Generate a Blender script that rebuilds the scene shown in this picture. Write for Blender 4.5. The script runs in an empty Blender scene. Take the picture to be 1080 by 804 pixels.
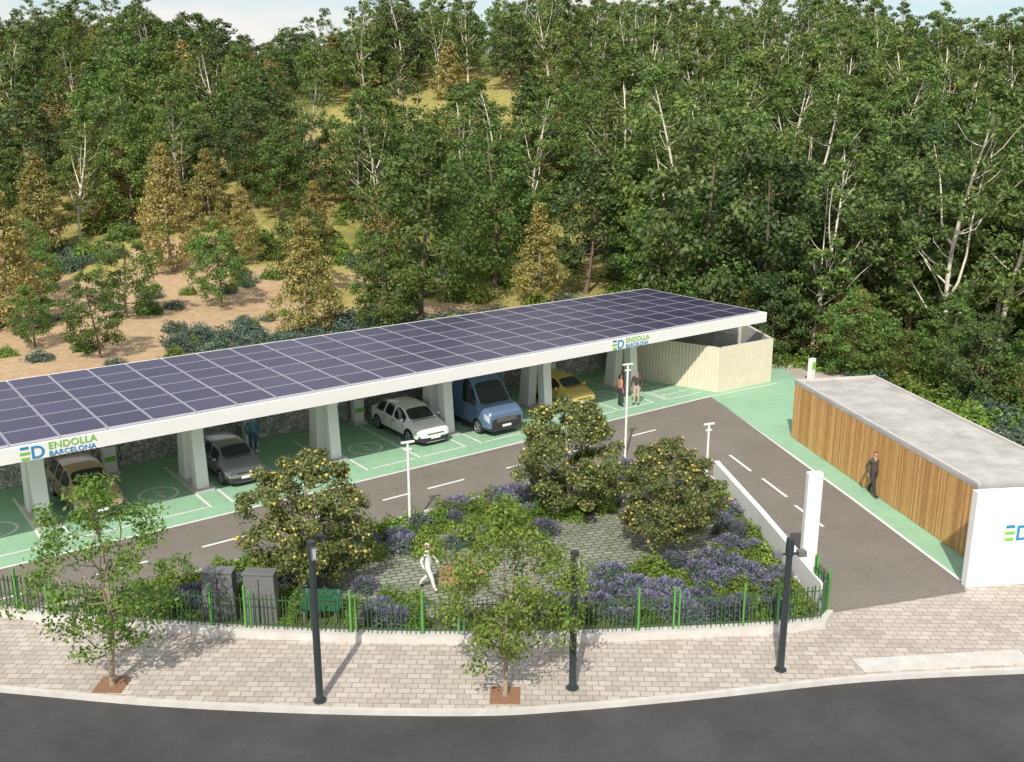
import bpy, bmesh, math, random
import numpy as np
from mathutils import Vector, Matrix, noise
random.seed(7)
SC=bpy.context.scene
COL=SC.collection
AZ=math.radians(53.3)
CA,SA=math.cos(AZ),math.sin(AZ)
def L(S,F):            # site axes from (across, away) distances
    return (S*SA+F*CA, -S*CA+F*SA)
# ------------------------------------------------------------------ materials
def new_mat(name):
    m=bpy.data.materials.new(name); m.use_nodes=True
    nt=m.node_tree; b=nt.nodes['Principled BSDF']
    return m,nt,b
def N(nt,t,**k):
    n=nt.nodes.new(t)
    for a,v in k.items(): setattr(n,a,v)
    return n
def plain(name,col,rough=.6,metal=0.,var=.0,scale=4.,bump=0.,coat=0.,spec=.5):
    m,nt,b=new_mat(name)
    b.inputs['Roughness'].default_value=rough
    b.inputs['Metallic'].default_value=metal
    b.inputs['Coat Weight'].default_value=coat
    b.inputs['Specular IOR Level'].default_value=spec
    c=(*col,1)
    b.inputs['Base Color'].default_value=c
    if var>0 or bump>0:
        tc=N(nt,'ShaderNodeTexCoord'); no=N(nt,'ShaderNodeTexNoise')
        no.inputs['Scale'].default_value=scale; no.inputs['Detail'].default_value=6
        no.inputs['Roughness'].default_value=.65
        nt.links.new(tc.outputs['Object'],no.inputs['Vector'])
        r=N(nt,'ShaderNodeValToRGB')
        r.color_ramp.elements[0].position=.3; r.color_ramp.elements[1].position=.7
        r.color_ramp.elements[0].color=(*[x*(1-var) for x in col],1)
        r.color_ramp.elements[1].color=(*[min(1,x*(1+var)) for x in col],1)
        nt.links.new(no.outputs['Fac'],r.inputs['Fac'])
        nt.links.new(r.outputs['Color'],b.inputs['Base Color'])
        if bump>0:
            bp=N(nt,'ShaderNodeBump'); bp.inputs['Strength'].default_value=bump; bp.inputs['Distance'].default_value=.02
            nt.links.new(no.outputs['Fac'],bp.inputs['Height']); nt.links.new(bp.outputs['Normal'],b.inputs['Normal'])
    return m
def ramp(nt,fac,stops):
    r=N(nt,'ShaderNodeValToRGB'); e=r.color_ramp.elements
    while len(e)<len(stops): e.new(.5)
    for i,(p,c) in enumerate(stops):
        e[i].position=p; e[i].color=(*c,1)
    nt.links.new(fac,r.inputs['Fac']); return r.outputs['Color']
def mix(nt,f,a,b,mode='MIX'):
    n=N(nt,'ShaderNodeMix',data_type='RGBA',blend_type=mode)
    if isinstance(f,(int,float)): n.inputs[0].default_value=f
    else: nt.links.new(f,n.inputs[0])
    for s,x in ((6,a),(7,b)):
        if isinstance(x,tuple): n.inputs[s].default_value=(*x,1)
        else: nt.links.new(x,n.inputs[s])
    return n.outputs[2]
def leafmat(name,cols,transl=.3,objvar=.28,hue=(.485,.515)):
    m,nt,b=new_mat(name)
    g=N(nt,'ShaderNodeNewGeometry'); oi=N(nt,'ShaderNodeObjectInfo')
    n=len(cols)
    c=ramp(nt,g.outputs['Random Per Island'],[(i/(n-1),k) for i,k in enumerate(cols)])
    hs=N(nt,'ShaderNodeHueSaturation')
    mr=N(nt,'ShaderNodeMapRange'); mr.inputs['To Min'].default_value=1-objvar; mr.inputs['To Max'].default_value=1+objvar
    nt.links.new(oi.outputs['Random'],mr.inputs['Value'])
    nt.links.new(mr.outputs[0],hs.inputs['Value'])
    mh=N(nt,'ShaderNodeMath',operation='MULTIPLY'); mh.inputs[1].default_value=7.31
    fr=N(nt,'ShaderNodeMath',operation='FRACT')
    nt.links.new(oi.outputs['Random'],mh.inputs[0]); nt.links.new(mh.outputs[0],fr.inputs[0])
    m2=N(nt,'ShaderNodeMapRange'); m2.inputs['To Min'].default_value=hue[0]; m2.inputs['To Max'].default_value=hue[1]
    nt.links.new(fr.outputs[0],m2.inputs['Value']); nt.links.new(m2.outputs[0],hs.inputs['Hue'])
    nt.links.new(c,hs.inputs['Color'])
    nt.links.new(hs.outputs[0],b.inputs['Base Color'])
    b.inputs['Roughness'].default_value=.5; b.inputs['Specular IOR Level'].default_value=.35
    t=N(nt,'ShaderNodeBsdfTranslucent'); nt.links.new(hs.outputs[0],t.inputs['Color'])
    mx=N(nt,'ShaderNodeMixShader'); mx.inputs[0].default_value=transl
    nt.links.new(b.outputs[0],mx.inputs[1]); nt.links.new(t.outputs[0],mx.inputs[2])
    nt.links.new(mx.outputs[0],nt.nodes['Material Output'].inputs['Surface'])
    return m
def texmat(name,builder,rough=.85,bump=.3,dist=.02,spec=.3):
    m,nt,b=new_mat(name); b.inputs['Roughness'].default_value=rough; b.inputs['Specular IOR Level'].default_value=spec
    tc=N(nt,'ShaderNodeTexCoord')
    col,h=builder(nt,tc.outputs['Object'])
    nt.links.new(col,b.inputs['Base Color'])
    if h is not None:
        bp=N(nt,'ShaderNodeBump'); bp.inputs['Strength'].default_value=bump; bp.inputs['Distance'].default_value=dist
        nt.links.new(h,bp.inputs['Height']); nt.links.new(bp.outputs['Normal'],b.inputs['Normal'])
    return m
def noi(nt,vec,scale,detail=5,rough=.6):
    n=N(nt,'ShaderNodeTexNoise'); n.inputs['Scale'].default_value=scale; n.inputs['Detail'].default_value=detail
    n.inputs['Roughness'].default_value=rough; nt.links.new(vec,n.inputs['Vector']); return n.outputs['Fac']
def rotv(nt,vec,deg):
    mp=N(nt,'ShaderNodeMapping'); mp.inputs['Rotation'].default_value=(0,0,math.radians(deg)); nt.links.new(vec,mp.inputs['Vector']); return mp.outputs[0]
def b_asph(c,lo=.75,hi=1.25,stain=True):
    def f(nt,v):
        a=noi(nt,v,.35,5); s=noi(nt,v,60,3)
        c1=ramp(nt,a,[(.3,tuple(x*lo for x in c)),(.7,tuple(x*hi for x in c))])
        c2=ramp(nt,s,[(.35,(.72,.72,.72)),(.65,(1.25,1.25,1.25))])
        c1=mix(nt,1.,c1,c2,'MULTIPLY')
        if stain:
            q=noi(nt,v,2.2,6,.75); c3=ramp(nt,q,[(.30,(.80,.80,.80)),(.46,(1,1,1)),(.62,(1.03,1.03,1.03)),(.75,(1.12,1.11,1.09))])
            c1=mix(nt,1.,c1,c3,'MULTIPLY')
        return c1, s
    return f
def b_pave(nt,v):
    v2=rotv(nt,v,38)
    br=N(nt,'ShaderNodeTexBrick'); br.offset=.5
    br.inputs['Scale'].default_value=1.; br.inputs['Brick Width'].default_value=.36; br.inputs['Row Height'].default_value=.24
    br.inputs['Mortar Size'].default_value=.014; br.inputs['Bias'].default_value=0.
    br.inputs['Color1'].default_value=(.55,.50,.445,1); br.inputs['Color2'].default_value=(.42,.375,.33,1); br.inputs['Mortar'].default_value=(.26,.235,.21,1)
    nt.links.new(v2,br.inputs['Vector'])
    a=noi(nt,v,.5,6,.7); c2=ramp(nt,a,[(.3,(.84,.83,.82)),(.7,(1.08,1.08,1.08))])
    c=mix(nt,1.,br.outputs['Color'],c2,'MULTIPLY')
    s=noi(nt,v,30,3); c3=ramp(nt,s,[(.3,(.9,.9,.9)),(.7,(1.08,1.08,1.08))])
    c=mix(nt,1.,c,c3,'MULTIPLY')
    return c, br.outputs['Fac']
def b_gpave(nt,v):
    br=N(nt,'ShaderNodeTexBrick'); br.offset=.5
    br.inputs['Scale'].default_value=1.; br.inputs['Brick Width'].default_value=.4; br.inputs['Row Height'].default_value=.22
    br.inputs['Mortar Size'].default_value=.035
    br.inputs['Color1'].default_value=(.32,.315,.30,1); br.inputs['Color2'].default_value=(.23,.23,.22,1); br.inputs['Mortar'].default_value=(.11,.14,.06,1)
    nt.links.new(rotv(nt,v,20),br.inputs['Vector']); 
    a=noi(nt,v,2,5); c2=ramp(nt,a,[(.3,(.72,.77,.64)),(.7,(1.1,1.1,1.1))])
    return mix(nt,1.,br.outputs['Color'],c2,'MULTIPLY'), br.outputs['Fac']
def b_gabion(nt,v):
    vo=N(nt,'ShaderNodeTexVoronoi'); vo.inputs['Scale'].default_value=5.; nt.links.new(v,vo.inputs['Vector'])
    ve=N(nt,'ShaderNodeTexVoronoi',feature='DISTANCE_TO_EDGE'); ve.inputs['Scale'].default_value=5.; nt.links.new(v,ve.inputs['Vector'])
    sep=N(nt,'ShaderNodeSeparateColor'); nt.links.new(vo.outputs['Color'],sep.inputs[0])
    c=ramp(nt,sep.outputs[0],[(0,(.32,.315,.305)),(.5,(.46,.45,.44)),(1,(.62,.61,.58))])
    e=ramp(nt,ve.outputs['Distance'],[(0,(.25,.25,.25)),(.10,(1,1,1))])
    return mix(nt,1.,c,e,'MULTIPLY'), ve.outputs['Distance']
def b_terrain(nt,v):
    a=noi(nt,v,.045,5,.6); s=noi(nt,v,1.3,6,.7); q=noi(nt,v,9,3,.7)
    dry=ramp(nt,s,[(.3,(.19,.19,.045)),(.5,(.33,.29,.09)),(.7,(.44,.36,.15))])
    grn=ramp(nt,s,[(.3,(.06,.09,.02)),(.7,(.14,.17,.04))])
    m=ramp(nt,a,[(.36,(0,0,0)),(.50,(1,1,1))])
    c=mix(nt,m,grn,dry)
    at=N(nt,'ShaderNodeAttribute',attribute_name='sand')
    sd=ramp(nt,s,[(.3,(.38,.26,.145)),(.7,(.54,.40,.25))])
    c=mix(nt,at.outputs['Fac'],c,sd)
    c2=ramp(nt,q,[(.3,(.75,.75,.75)),(.7,(1.2,1.2,1.2))])
    return mix(nt,1.,c,c2,'MULTIPLY'), s
M={}
M['white']=plain('white_paint',(.79,.79,.77),.5,var=.03,scale=1.2)
M['render']=plain('white_render',(.78,.78,.76),.8,var=.04,scale=1.5,bump=.1)
M['concrete']=plain('concrete',(.46,.45,.43),.85,var=.14,scale=1.3,bump=.2)
M['roofc']=plain('roof_concrete',(.42,.41,.39),.9,var=.26,scale=.9,bump=.3)
M['conc_l']=plain('light_concrete',(.52,.50,.47),.85,var=.10,scale=2,bump=.15)
M['kerb']=plain('kerb_stone',(.55,.53,.50),.85,var=.12,scale=2,bump=.15)
M['street']=texmat('street_asphalt',b_asph((.064,.063,.064)),.8,.35)
M['lotroad']=texmat('lot_asphalt',b_asph((.195,.178,.152),.9,1.1),.85,.2)
M['green']=texmat('green_floor_coating',b_asph((.285,.48,.325),.93,1.07),.7,.08)
M['mark']=plain('road_marking',(.72,.72,.70),.6,var=.08,scale=6)
M['pave']=texmat('pavement_slabs',b_pave,.85,.25,.01)
M['gpave']=texmat('garden_pavers',b_gpave,.9,.4,.01)
M['soil']=plain('garden_soil',(.11,.13,.045),.95,var=.4,scale=3,bump=.6)
M['mulch']=plain('tree_pit_mulch',(.26,.14,.08),.95,var=.4,scale=30,bump=.6)
M['gabion']=texmat('gabion_stone',b_gabion,.9,.9,.06)
M['terrain']=texmat('hillside',b_terrain,.95,.5,.1)
M['steel']=plain('galvanised_steel',(.5,.5,.5),.4,.9)
M['alu']=plain('aluminium_frame',(.58,.58,.64),.4,.5)
M['lamp']=plain('lamp_dark_green',(.045,.06,.062),.4,.3)
M['fence']=plain('fence_green',(.05,.115,.045),.5,var=.2)
M['fencel']=plain('fence_post_green',(.10,.30,.07),.5)
M['bench_g']=plain('bench_green',(.02,.11,.06),.5)
M['cab']=plain('cabinet_grey',(.18,.185,.19),.5,.2,var=.1)
M['black']=plain('black_plastic',(.015,.015,.016),.5)
M['clad']=plain('dark_cladding',(.03,.03,.032),.6)
M['tyre']=plain('tyre_rubber',(.02,.02,.02),.85)
M['rim']=plain('alloy_rim',(.45,.45,.47),.3,.8)
M['glass']=plain('car_glass',(.012,.016,.02),.05,0.,spec=.8)
M['lens']=plain('headlamp_lens',(.65,.68,.72),.1,.3)
M['red']=plain('tail_lamp',(.35,.01,.01),.2)
M['beige']=plain('beige_cladding',(.70,.65,.52),.7,var=.05,scale=2)
M['logo_g']=plain('logo_green',(.20,.52,.06),.5); M['logo_b']=plain('logo_blue',(.02,.24,.48),.5)
M['bark']=plain('bark',(.17,.125,.09),.9,var=.35,scale=6,bump=.6)
M['barkl']=plain('pale_bark',(.32,.26,.19),.9,var=.3,scale=8,bump=.5)
M['birch']=plain('birch_bark',(.68,.62,.52),.8,var=.25,scale=3,bump=.4)
def solar_mat():
    m,nt,b=new_mat('solar_cells'); tc=N(nt,'ShaderNodeTexCoord')
    br=N(nt,'ShaderNodeTexBrick'); br.offset=0.; br.inputs['Scale'].default_value=1
    br.inputs['Brick Width'].default_value=.172; br.inputs['Row Height'].default_value=.172; br.inputs['Mortar Size'].default_value=.004
    br.inputs['Color1'].default_value=(.036,.032,.074,1); br.inputs['Color2'].default_value=(.043,.038,.086,1); br.inputs['Mortar'].default_value=(.10,.10,.15,1)
    nt.links.new(tc.outputs['Object'],br.inputs['Vector'])
    g=N(nt,'ShaderNodeNewGeometry'); c2=ramp(nt,g.outputs['Random Per Island'],[(0,(.8,.8,.85)),(1,(1.25,1.2,1.2))])
    nt.links.new(mix(nt,1.,br.outputs['Color'],c2,'MULTIPLY'),b.inputs['Base Color'])
    b.inputs['Roughness'].default_value=.3; b.inputs['Specular IOR Level'].default_value=.4
    return m
M['solar']=solar_mat()
def wood_mat():
    m,nt,b=new_mat('timber_slats'); g=N(nt,'ShaderNodeNewGeometry'); tc=N(nt,'ShaderNodeTexCoord')
    c=ramp(nt,g.outputs['Random Per Island'],[(0,(.44,.24,.085)),(.5,(.58,.34,.13)),(1,(.70,.44,.19))])
    mp=N(nt,'ShaderNodeMapping'); mp.inputs['Scale'].default_value=(1,1,.15); nt.links.new(tc.outputs['Object'],mp.inputs[0])
    s=noi(nt,mp.outputs[0],14,5); c2=ramp(nt,s,[(.3,(.8,.78,.75)),(.7,(1.12,1.12,1.12))])
    nt.links.new(mix(nt,1.,c,c2,'MULTIPLY'),b.inputs['Base Color']); b.inputs['Roughness'].default_value=.6
    return m
M['wood']=wood_mat()
def sc_(cols,k): return [(c[0]*k,c[1]*k,c[2]*k+.008) for c in cols]
M['lf_green']=leafmat('leaf_green',sc_([(.038,.074,.012),(.085,.138,.024),(.145,.205,.042)],1.48),.36)
M['lf_dark']=leafmat('leaf_dark_green',sc_([(.030,.056,.014),(.065,.103,.026),(.11,.152,.042)],1.48),.36)
M['lf_birch']=leafmat('leaf_birch',sc_([(.05,.085,.018),(.105,.155,.032),(.175,.23,.06)],1.5),.38)
M['lf_olive']=leafmat('leaf_olive_gold',sc_([(.13,.12,.03),(.24,.205,.058),(.36,.31,.11)],1.28),.3,hue=(.49,.512))
M['lf_street']=leafmat('leaf_street_tree',[(.09,.155,.025),(.17,.265,.045),(.27,.38,.085)],.42)
M['lf_orange']=leafmat('leaf_fruit_tree',[(.09,.115,.035),(.17,.20,.06),(.28,.30,.115)],.3,.12,(.5,.51))
M['fruit']=leafmat('fruit_yellow',[(.52,.42,.08),(.64,.54,.15)],.1,.1)
M['lf_blue']=leafmat('leaf_blue_green',[(.055,.095,.065),(.10,.15,.105),(.15,.21,.155)],.2)
M['lf_lime']=leafmat('leaf_lime',[(.10,.17,.025),(.18,.285,.045),(.27,.39,.08)],.35)
M['lav']=leafmat('lavender_flower',[(.12,.11,.20),(.19,.18,.29),(.28,.27,.37)],.2,hue=(.49,.51))
# ------------------------------------------------------------------ mesh helpers
def link(ob,parent=None):
    COL.objects.link(ob)
    if parent is not None: ob.parent=parent
    return ob
def empty(name,loc=(0,0,0),rz=0):
    e=bpy.data.objects.new(name,None); e.location=loc; e.rotation_euler=(0,0,rz); e.empty_display_size=.5
    return link(e)
class MB:
    def __init__(s): s.v=[];s.f=[];s.m=[];s.mats=[]
    def mi(s,mat):
        if mat not in s.mats: s.mats.append(mat)
        return s.mats.index(mat)
    def add(s,vs,fs,mat):
        o=len(s.v); k=s.mi(mat); s.v+= [tuple(x) for x in vs]
        for f in fs: s.f.append([i+o for i in f]); s.m.append(k)
    def box(s,c,d,mat,rz=0.,taper=1.):
        x,y,z=[q/2 for q in d]; co,si=math.cos(rz),math.sin(rz); vs=[]
        for zz in (-z,z):
            k=taper if zz>0 else 1.
            for a,b in ((-x,-y),(x,-y),(x,y),(-x,y)):
                a*=k;b*=k
                vs.append((c[0]+a*co-b*si,c[1]+a*si+b*co,c[2]+zz))
        s.add(vs,[(3,2,1,0),(4,5,6,7),(0,1,5,4),(1,2,6,5),(2,3,7,6),(3,0,4,7)],mat)
    def prism(s,poly,z0,z1,mat,side=None):
        n=len(poly)
        if sum(poly[i][0]*poly[(i+1)%n][1]-poly[(i+1)%n][0]*poly[i][1] for i in range(n))<0: poly=poly[::-1]
        vs=[(p[0],p[1],z0) for p in poly]+[(p[0],p[1],z1) for p in poly]
        s.add(vs,[list(range(n,2*n))],mat)
        s.add(vs,[[i,(i+1)%n,n+(i+1)%n,n+i] for i in range(n)]+[list(range(n))[::-1]],side or mat)
    def sheet(s,poly,z,mat):
        n=len(poly)
        if sum(poly[i][0]*poly[(i+1)%n][1]-poly[(i+1)%n][0]*poly[i][1] for i in range(n))<0: poly=poly[::-1]
        s.add([(p[0],p[1],z) for p in poly],[list(range(n))],mat)
    def strip(s,pts,w,z0,z1,mat,off=0.):
        n=len(pts); Ls=[];Rs=[]
        for i in range(n):
            a=Vector(pts[max(0,i-1)][:2]); b=Vector(pts[min(n-1,i+1)][:2]); d=(b-a).normalized(); nn=Vector((-d.y,d.x))
            p=Vector(pts[i][:2])
            Ls.append(p+nn*(off+w/2)); Rs.append(p+nn*(off-w/2))
        for i in range(n-1):
            q=[Ls[i],Rs[i],Rs[i+1],Ls[i+1]]
            if z0 is None: s.add([(p.x,p.y,z1) for p in q],[(0,1,2,3)],mat)
            else:
                vs=[(p.x,p.y,z0) for p in q]+[(p.x,p.y,z1) for p in q]
                fs=[(4,5,6,7),(1,2,6,5),(3,0,4,7)]
                if i==0: fs.append((0,1,5,4))
                if i==n-2: fs.append((2,3,7,6))
                s.add(vs,fs,mat)
    def tube(s,pts,rad,n,mat,cap=True):
        pts=[Vector(p) for p in pts]; vs=[]
        for i,p in enumerate(pts):
            d=(pts[min(i+1,len(pts)-1)]-pts[max(i-1,0)]).normalized()
            u=d.orthogonal().normalized() if abs(d.z)<.9 else Vector((1,0,0)); u=(u-d*u.dot(d)).normalized(); w=d.cross(u)
            for k in range(n):
                a=2*math.pi*k/n; vs.append(p+(u*math.cos(a)+w*math.sin(a))*rad[i])
        fs=[]
        for i in range(len(pts)-1):
            for k in range(n):
                fs.append((i*n+k,i*n+(k+1)%n,(i+1)*n+(k+1)%n,(i+1)*n+k))
        if cap: fs.append(tuple(range(n))[::-1]); fs.append(tuple(range((len(pts)-1)*n,len(pts)*n)))
        s.add(vs,fs,mat)
    def lathe(s,c,prof,n,mat,axis='x'):
        vs=[]
        for (a,r) in prof:
            for k in range(n):
                t=2*math.pi*k/n
                if axis=='x': vs.append((c[0]+a,c[1]+r*math.cos(t),c[2]+r*math.sin(t)))
                else: vs.append((c[0]+r*math.cos(t),c[1]+r*math.sin(t),c[2]+a))
        fs=[]
        for i in range(len(prof)-1):
            for k in range(n): fs.append((i*n+k,i*n+(k+1)%n,(i+1)*n+(k+1)%n,(i+1)*n+k))
        s.add(vs,fs,mat)
    def ball(s,c,r,mat,n=10,m=7):
        prof=[(-math.cos(math.pi*i/(m-1))*1.,math.sin(math.pi*i/(m-1))) for i in range(m)]
        vs=[]
        for a,q in prof:
            for k in range(n):
                t=2*math.pi*k/n; vs.append((c[0]+q*r[0]*math.cos(t),c[1]+q*r[1]*math.sin(t),c[2]+a*r[2]))
        fs=[]
        for i in range(m-1):
            for k in range(n): fs.append((i*n+k,i*n+(k+1)%n,(i+1)*n+(k+1)%n,(i+1)*n+k))
        s.add(vs,fs,mat)
    def build(s,name,parent=None,smooth=False,bevel=0.,recalc=False):
        me=bpy.data.meshes.new(name); me.from_pydata(s.v,[],s.f)
        for m in s.mats: me.materials.append(m)
        me.polygons.foreach_set('material_index',s.m)
        if smooth: me.polygons.foreach_set('use_smooth',[True]*len(s.f))
        me.update()
        if recalc:
            bm=bmesh.new(); bm.from_mesh(me); bmesh.ops.recalc_face_normals(bm,faces=bm.faces); bm.to_mesh(me); bm.free()
        ob=bpy.data.objects.new(name,me); link(ob,parent)
        if bevel>0:
            b=ob.modifiers.new('bevel','BEVEL'); b.width=bevel; b.segments=2; b.limit_method='ANGLE'
        return ob
def quadmesh(name,V,Q,mi,mats):
    me=bpy.data.meshes.new(name)
    me.vertices.add(len(V)); me.vertices.foreach_set('co',np.asarray(V,dtype=np.float32).ravel())
    nq=len(Q); me.loops.add(nq*4); me.polygons.add(nq)
    me.polygons.foreach_set('loop_start',np.arange(0,nq*4,4,dtype=np.int32))
    me.loops.foreach_set('vertex_index',np.asarray(Q,dtype=np.int32).ravel())
    me.polygons.foreach_set('material_index',np.asarray(mi,dtype=np.int32))
    for m in mats: me.materials.append(m)
    me.update(calc_edges=True); return me
# ------------------------------------------------------------------ foliage
def leaves(rs,P,out,size,asp=.55,up=.35,rnd=.65,fixdir=None):
    n=len(P)
    nr=out*.8+rs.normal(size=(n,3))*rnd+np.array([0,0,up]); nr/=np.linalg.norm(nr,axis=1)[:,None]+1e-9
    t=rs.normal(size=(n,3)) if fixdir is None else fixdir+rs.normal(size=(n,3))*.3
    t-=nr*np.sum(t*nr,axis=1)[:,None]; t/=np.linalg.norm(t,axis=1)[:,None]+1e-9
    b=np.cross(nr,t); sz=size*rs.uniform(.6,1.3,size=(n,1))
    V=np.stack([P-t*sz*.5,P+b*sz*asp*.5,P+t*sz*.5,P-b*sz*asp*.5],axis=1).reshape(-1,3)
    Q=np.arange(n*4).reshape(-1,4)
    return V,Q
def tree_mesh(name,seed,H,cb,R,shape,ncl,lpc,ls,tr,bark,leaf,limbs=14,cr=(.2,.34),wob=.25,trunk_top=.9,fruit=None,nfruit=0,rise=.35,fork=0,inner=.35,bend=0.,gap=0.):
    rs=np.random.RandomState(seed); mb=MB(); rnd=random.Random(seed)
    def axis(z):
        k=z/H; return np.array([wob*math.sin(2.3*k*2+seed)+bend*k*k-wob*math.sin(seed), wob*math.cos(1.9*k*2+seed*1.7)-wob*math.cos(seed*1.7), z])
    n=9; zs=[H*trunk_top*i/(n-1) for i in range(n)]
    mb.tube([axis(z) for z in zs],[tr*(1.25 if i==0 else 1)*(1-.85*i/(n-1))+.01 for i in range(n)],7,bark,cap=False)
    C=[]
    for i in range(ncl):
        t=(i+rs.rand())/ncl; ang=i*2.399+rs.uniform(-.6,.6); rr=R*shape(t)*(inner+(1-inner)*math.sqrt(rs.rand()))*rs.uniform(.82,1.15)
        z=cb+(H-cb)*t; a=axis(min(z,H*trunk_top)); C.append((a[0]+rr*math.cos(ang),a[1]+rr*math.sin(ang),z+rs.uniform(-.04,.04)*H))
    C=np.array(C)
    if gap>0: C=C[[noise.noise(Vector(c)*(1.1/R)*1.6+Vector((seed,0,0)))>-gap for c in C]]
    order=list(range(len(C))); rnd.shuffle(order)
    for i in order[:limbs]:
        c=C[i]; d=math.hypot(c[0],c[1]); z0=max(cb*.75,min(c[2]-rise*d-.1,H*trunk_top*.92)); a=axis(z0)
        k0=1-.85*z0/(H*trunk_top); r0=tr*.5*max(k0,.2)
        pts=[];rad=[]
        for j in range(5):
            s=j/4; p=a*(1-s)+c*s; p=p+np.array([rs.uniform(-.05,.05)*R,rs.uniform(-.05,.05)*R,-.10*R*math.sin(math.pi*s)*(1 if rise>0 else -1)])*(1 if 0<j<4 else 0)
            pts.append(p); rad.append(r0*(1-.8*s)+.006)
        mb.tube(pts,rad,5,bark,cap=False)
    for q in range(fork):
        ang=rnd.uniform(0,6.28); z0=H*rnd.uniform(.25,.5); a=axis(z0); e=np.array([a[0]+math.cos(ang)*R*.45,a[1]+math.sin(ang)*R*.45,H*rnd.uniform(.72,.85)]) 
        sd=np.array([rnd.uniform(-.2,.2),rnd.uniform(-.2,.2),0])
        pts=[a*(1-s)+e*s+np.array([0,0,-.06*H*math.sin(math.pi*s)])+sd*math.sin(2*math.pi*s) for s in (0,.2,.4,.6,.8,1)]
        mb.tube(pts,[tr*.55*(1-.9*s)+.01 for s in (0,.2,.4,.6,.8,1)],6,bark,cap=False)
    V0=np.array(mb.v); Q0=np.array(mb.f); m0=np.zeros(len(Q0),int)
    Ps=[];Os=[]
    ctr=np.array([0,0,cb+(H-cb)*.45])
    for c in C:
        r=R*rs.uniform(*cr)*(.75 if c[2]>cb+(H-cb)*.8 else 1.)
        k=int(lpc*rs.uniform(.6,1.3)); d=rs.normal(size=(k,3)); d/=np.linalg.norm(d,axis=1)[:,None]
        rad=rs.rand(k,1)**.55
        P=c+d*rad*r*np.array([1,1,.7]); Ps.append(P)
        o=c-ctr; o=o/(np.linalg.norm(o)+1e-6); Os.append(d*.8+o*.5)
    P=np.concatenate(Ps);O=np.concatenate(Os)
    V1,Q1=leaves(rs,P,O,ls)
    Vs=[V0,V1];Qs=[Q0,Q1+len(V0)];ms=[m0,np.ones(len(Q1),int)]
    if fruit is not None:
        sel=rs.choice(len(P),nfruit); F=P[sel]+O[sel]*.05; base=len(V0)+len(V1)
        r=.035; cube=np.array([(-r,-r,-r),(r,-r,-r),(r,r,-r),(-r,r,-r),(-r,-r,r),(r,-r,r),(r,r,r),(-r,r,r)])
        fq=np.array([(3,2,1,0),(4,5,6,7),(0,1,5,4),(1,2,6,5),(2,3,7,6),(3,0,4,7)])
        V2=(F[:,None,:]+cube[None]*rs.uniform(.7,1.3,size=(nfruit,1,1))).reshape(-1,3); Q2=(fq[None]+np.arange(nfruit)[:,None,None]*8).reshape(-1,4)+base
        Vs.append(V2);Qs.append(Q2);ms.append(np.full(len(Q2),2))
    return quadmesh(name,np.concatenate(Vs),np.concatenate(Qs),np.concatenate(ms),[bark,leaf]+([fruit] if fruit else []))
round_sh=lambda t: math.sqrt(max(0.05,1-(2*t-.85)**2/1.35))
oval_sh=lambda t: max(.12,math.sin(math.pi*min(1,.12+t*.88))**.7)
cone_sh=lambda t: max(.06,(1-t)**.75*min(1,.55+t*3))
def species(lod):
    a,b=(1.,1.) if lod==0 else (.5,1.38)
    G={}
    G['broad']=[tree_mesh('broadleaf_%d_%d'%(lod,i),20+i,10.,1.9,3.4,round_sh,88,int(125*a),.28*b,.17,M['bark'],M[['lf_green','lf_dark','lf_green'][i]],16,gap=.25) for i in range(3)]
    G['birch']=[tree_mesh('birch_%d_%d'%(lod,i),40+i,14.,3.2,3.0,oval_sh,92,int(95*a),.26*b,.13,M['birch'],M['lf_birch'],24,cr=(.15,.30),wob=.45,trunk_top=.95,fork=2,rise=.9,inner=.2,bend=.8,gap=.2) for i in range(3)]
    G['olive']=[tree_mesh('olive_%d_%d'%(lod,i),60+i,8.,.8,2.6,cone_sh,90,int(100*a),.22*b,.14,M['barkl'],M['lf_olive'],22,cr=(.16,.32),wob=.15,rise=.1) for i in range(2)]
    G['pine']=[tree_mesh('pine_%d'%lod,70,11.,1.8,2.9,cone_sh,90,int(110*a),.26*b,.16,M['bark'],M['lf_dark'],16,cr=(.16,.28),wob=.2,rise=.1)]
    return G
T=species(0); TF=species(1)
# ------------------------------------------------------------------ terrain
def sst(t): t=np.clip(t,0,1); return t*t*(3-2*t)
def hgt(x,y):
    x=np.asarray(x,float);y=np.asarray(y,float)
    F=x*CA+y*SA; S=x*SA-y*CA
    k=sst((F-74)/118.)
    z=-.4+22.3*k+k*(1.6*np.sin(S*.045+1)+1.2*np.sin(S*.11+F*.05)+.9*np.sin(F*.13+2))
    z=z+1.2*sst((F-56)/20.)*np.sin(S*.16)*sst((y-46)/14.)*.4 + .3*sst((y-43.5)/3.)
    return z
fr=np.concatenate([np.array([-900,-300,-100,-40]),np.arange(-20,230,2.0),np.array([245,270,320,420,700,1500,3000])])
sr=np.concatenate([np.array([-3000,-1200,-500,-300]),np.arange(-200,201,2.5),np.array([300,500,1200,3000])])
FF,SS=np.meshgrid(fr,sr,indexing='ij'); X=SS*SA+FF*CA; Y=-SS*CA+FF*SA; Z=hgt(X,Y)
nf,ns=FF.shape; idx=np.arange(nf*ns).reshape(nf,ns)
Q=np.stack([idx[:-1,:-1],idx[:-1,1:],idx[1:,1:],idx[1:,:-1]],-1).reshape(-1,4)
me=quadmesh('hillside_ground',np.stack([X,Y,Z],-1).reshape(-1,3),Q,np.zeros(len(Q)),[M['terrain']])
at=me.attributes.new('sand','FLOAT','POINT')
sx=(SS+33)/23.; sf=(FF-73)/19.; wv=.22*np.sin(SS*.35+FF*.2)+.18*np.sin(FF*.5-SS*.13)
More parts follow.
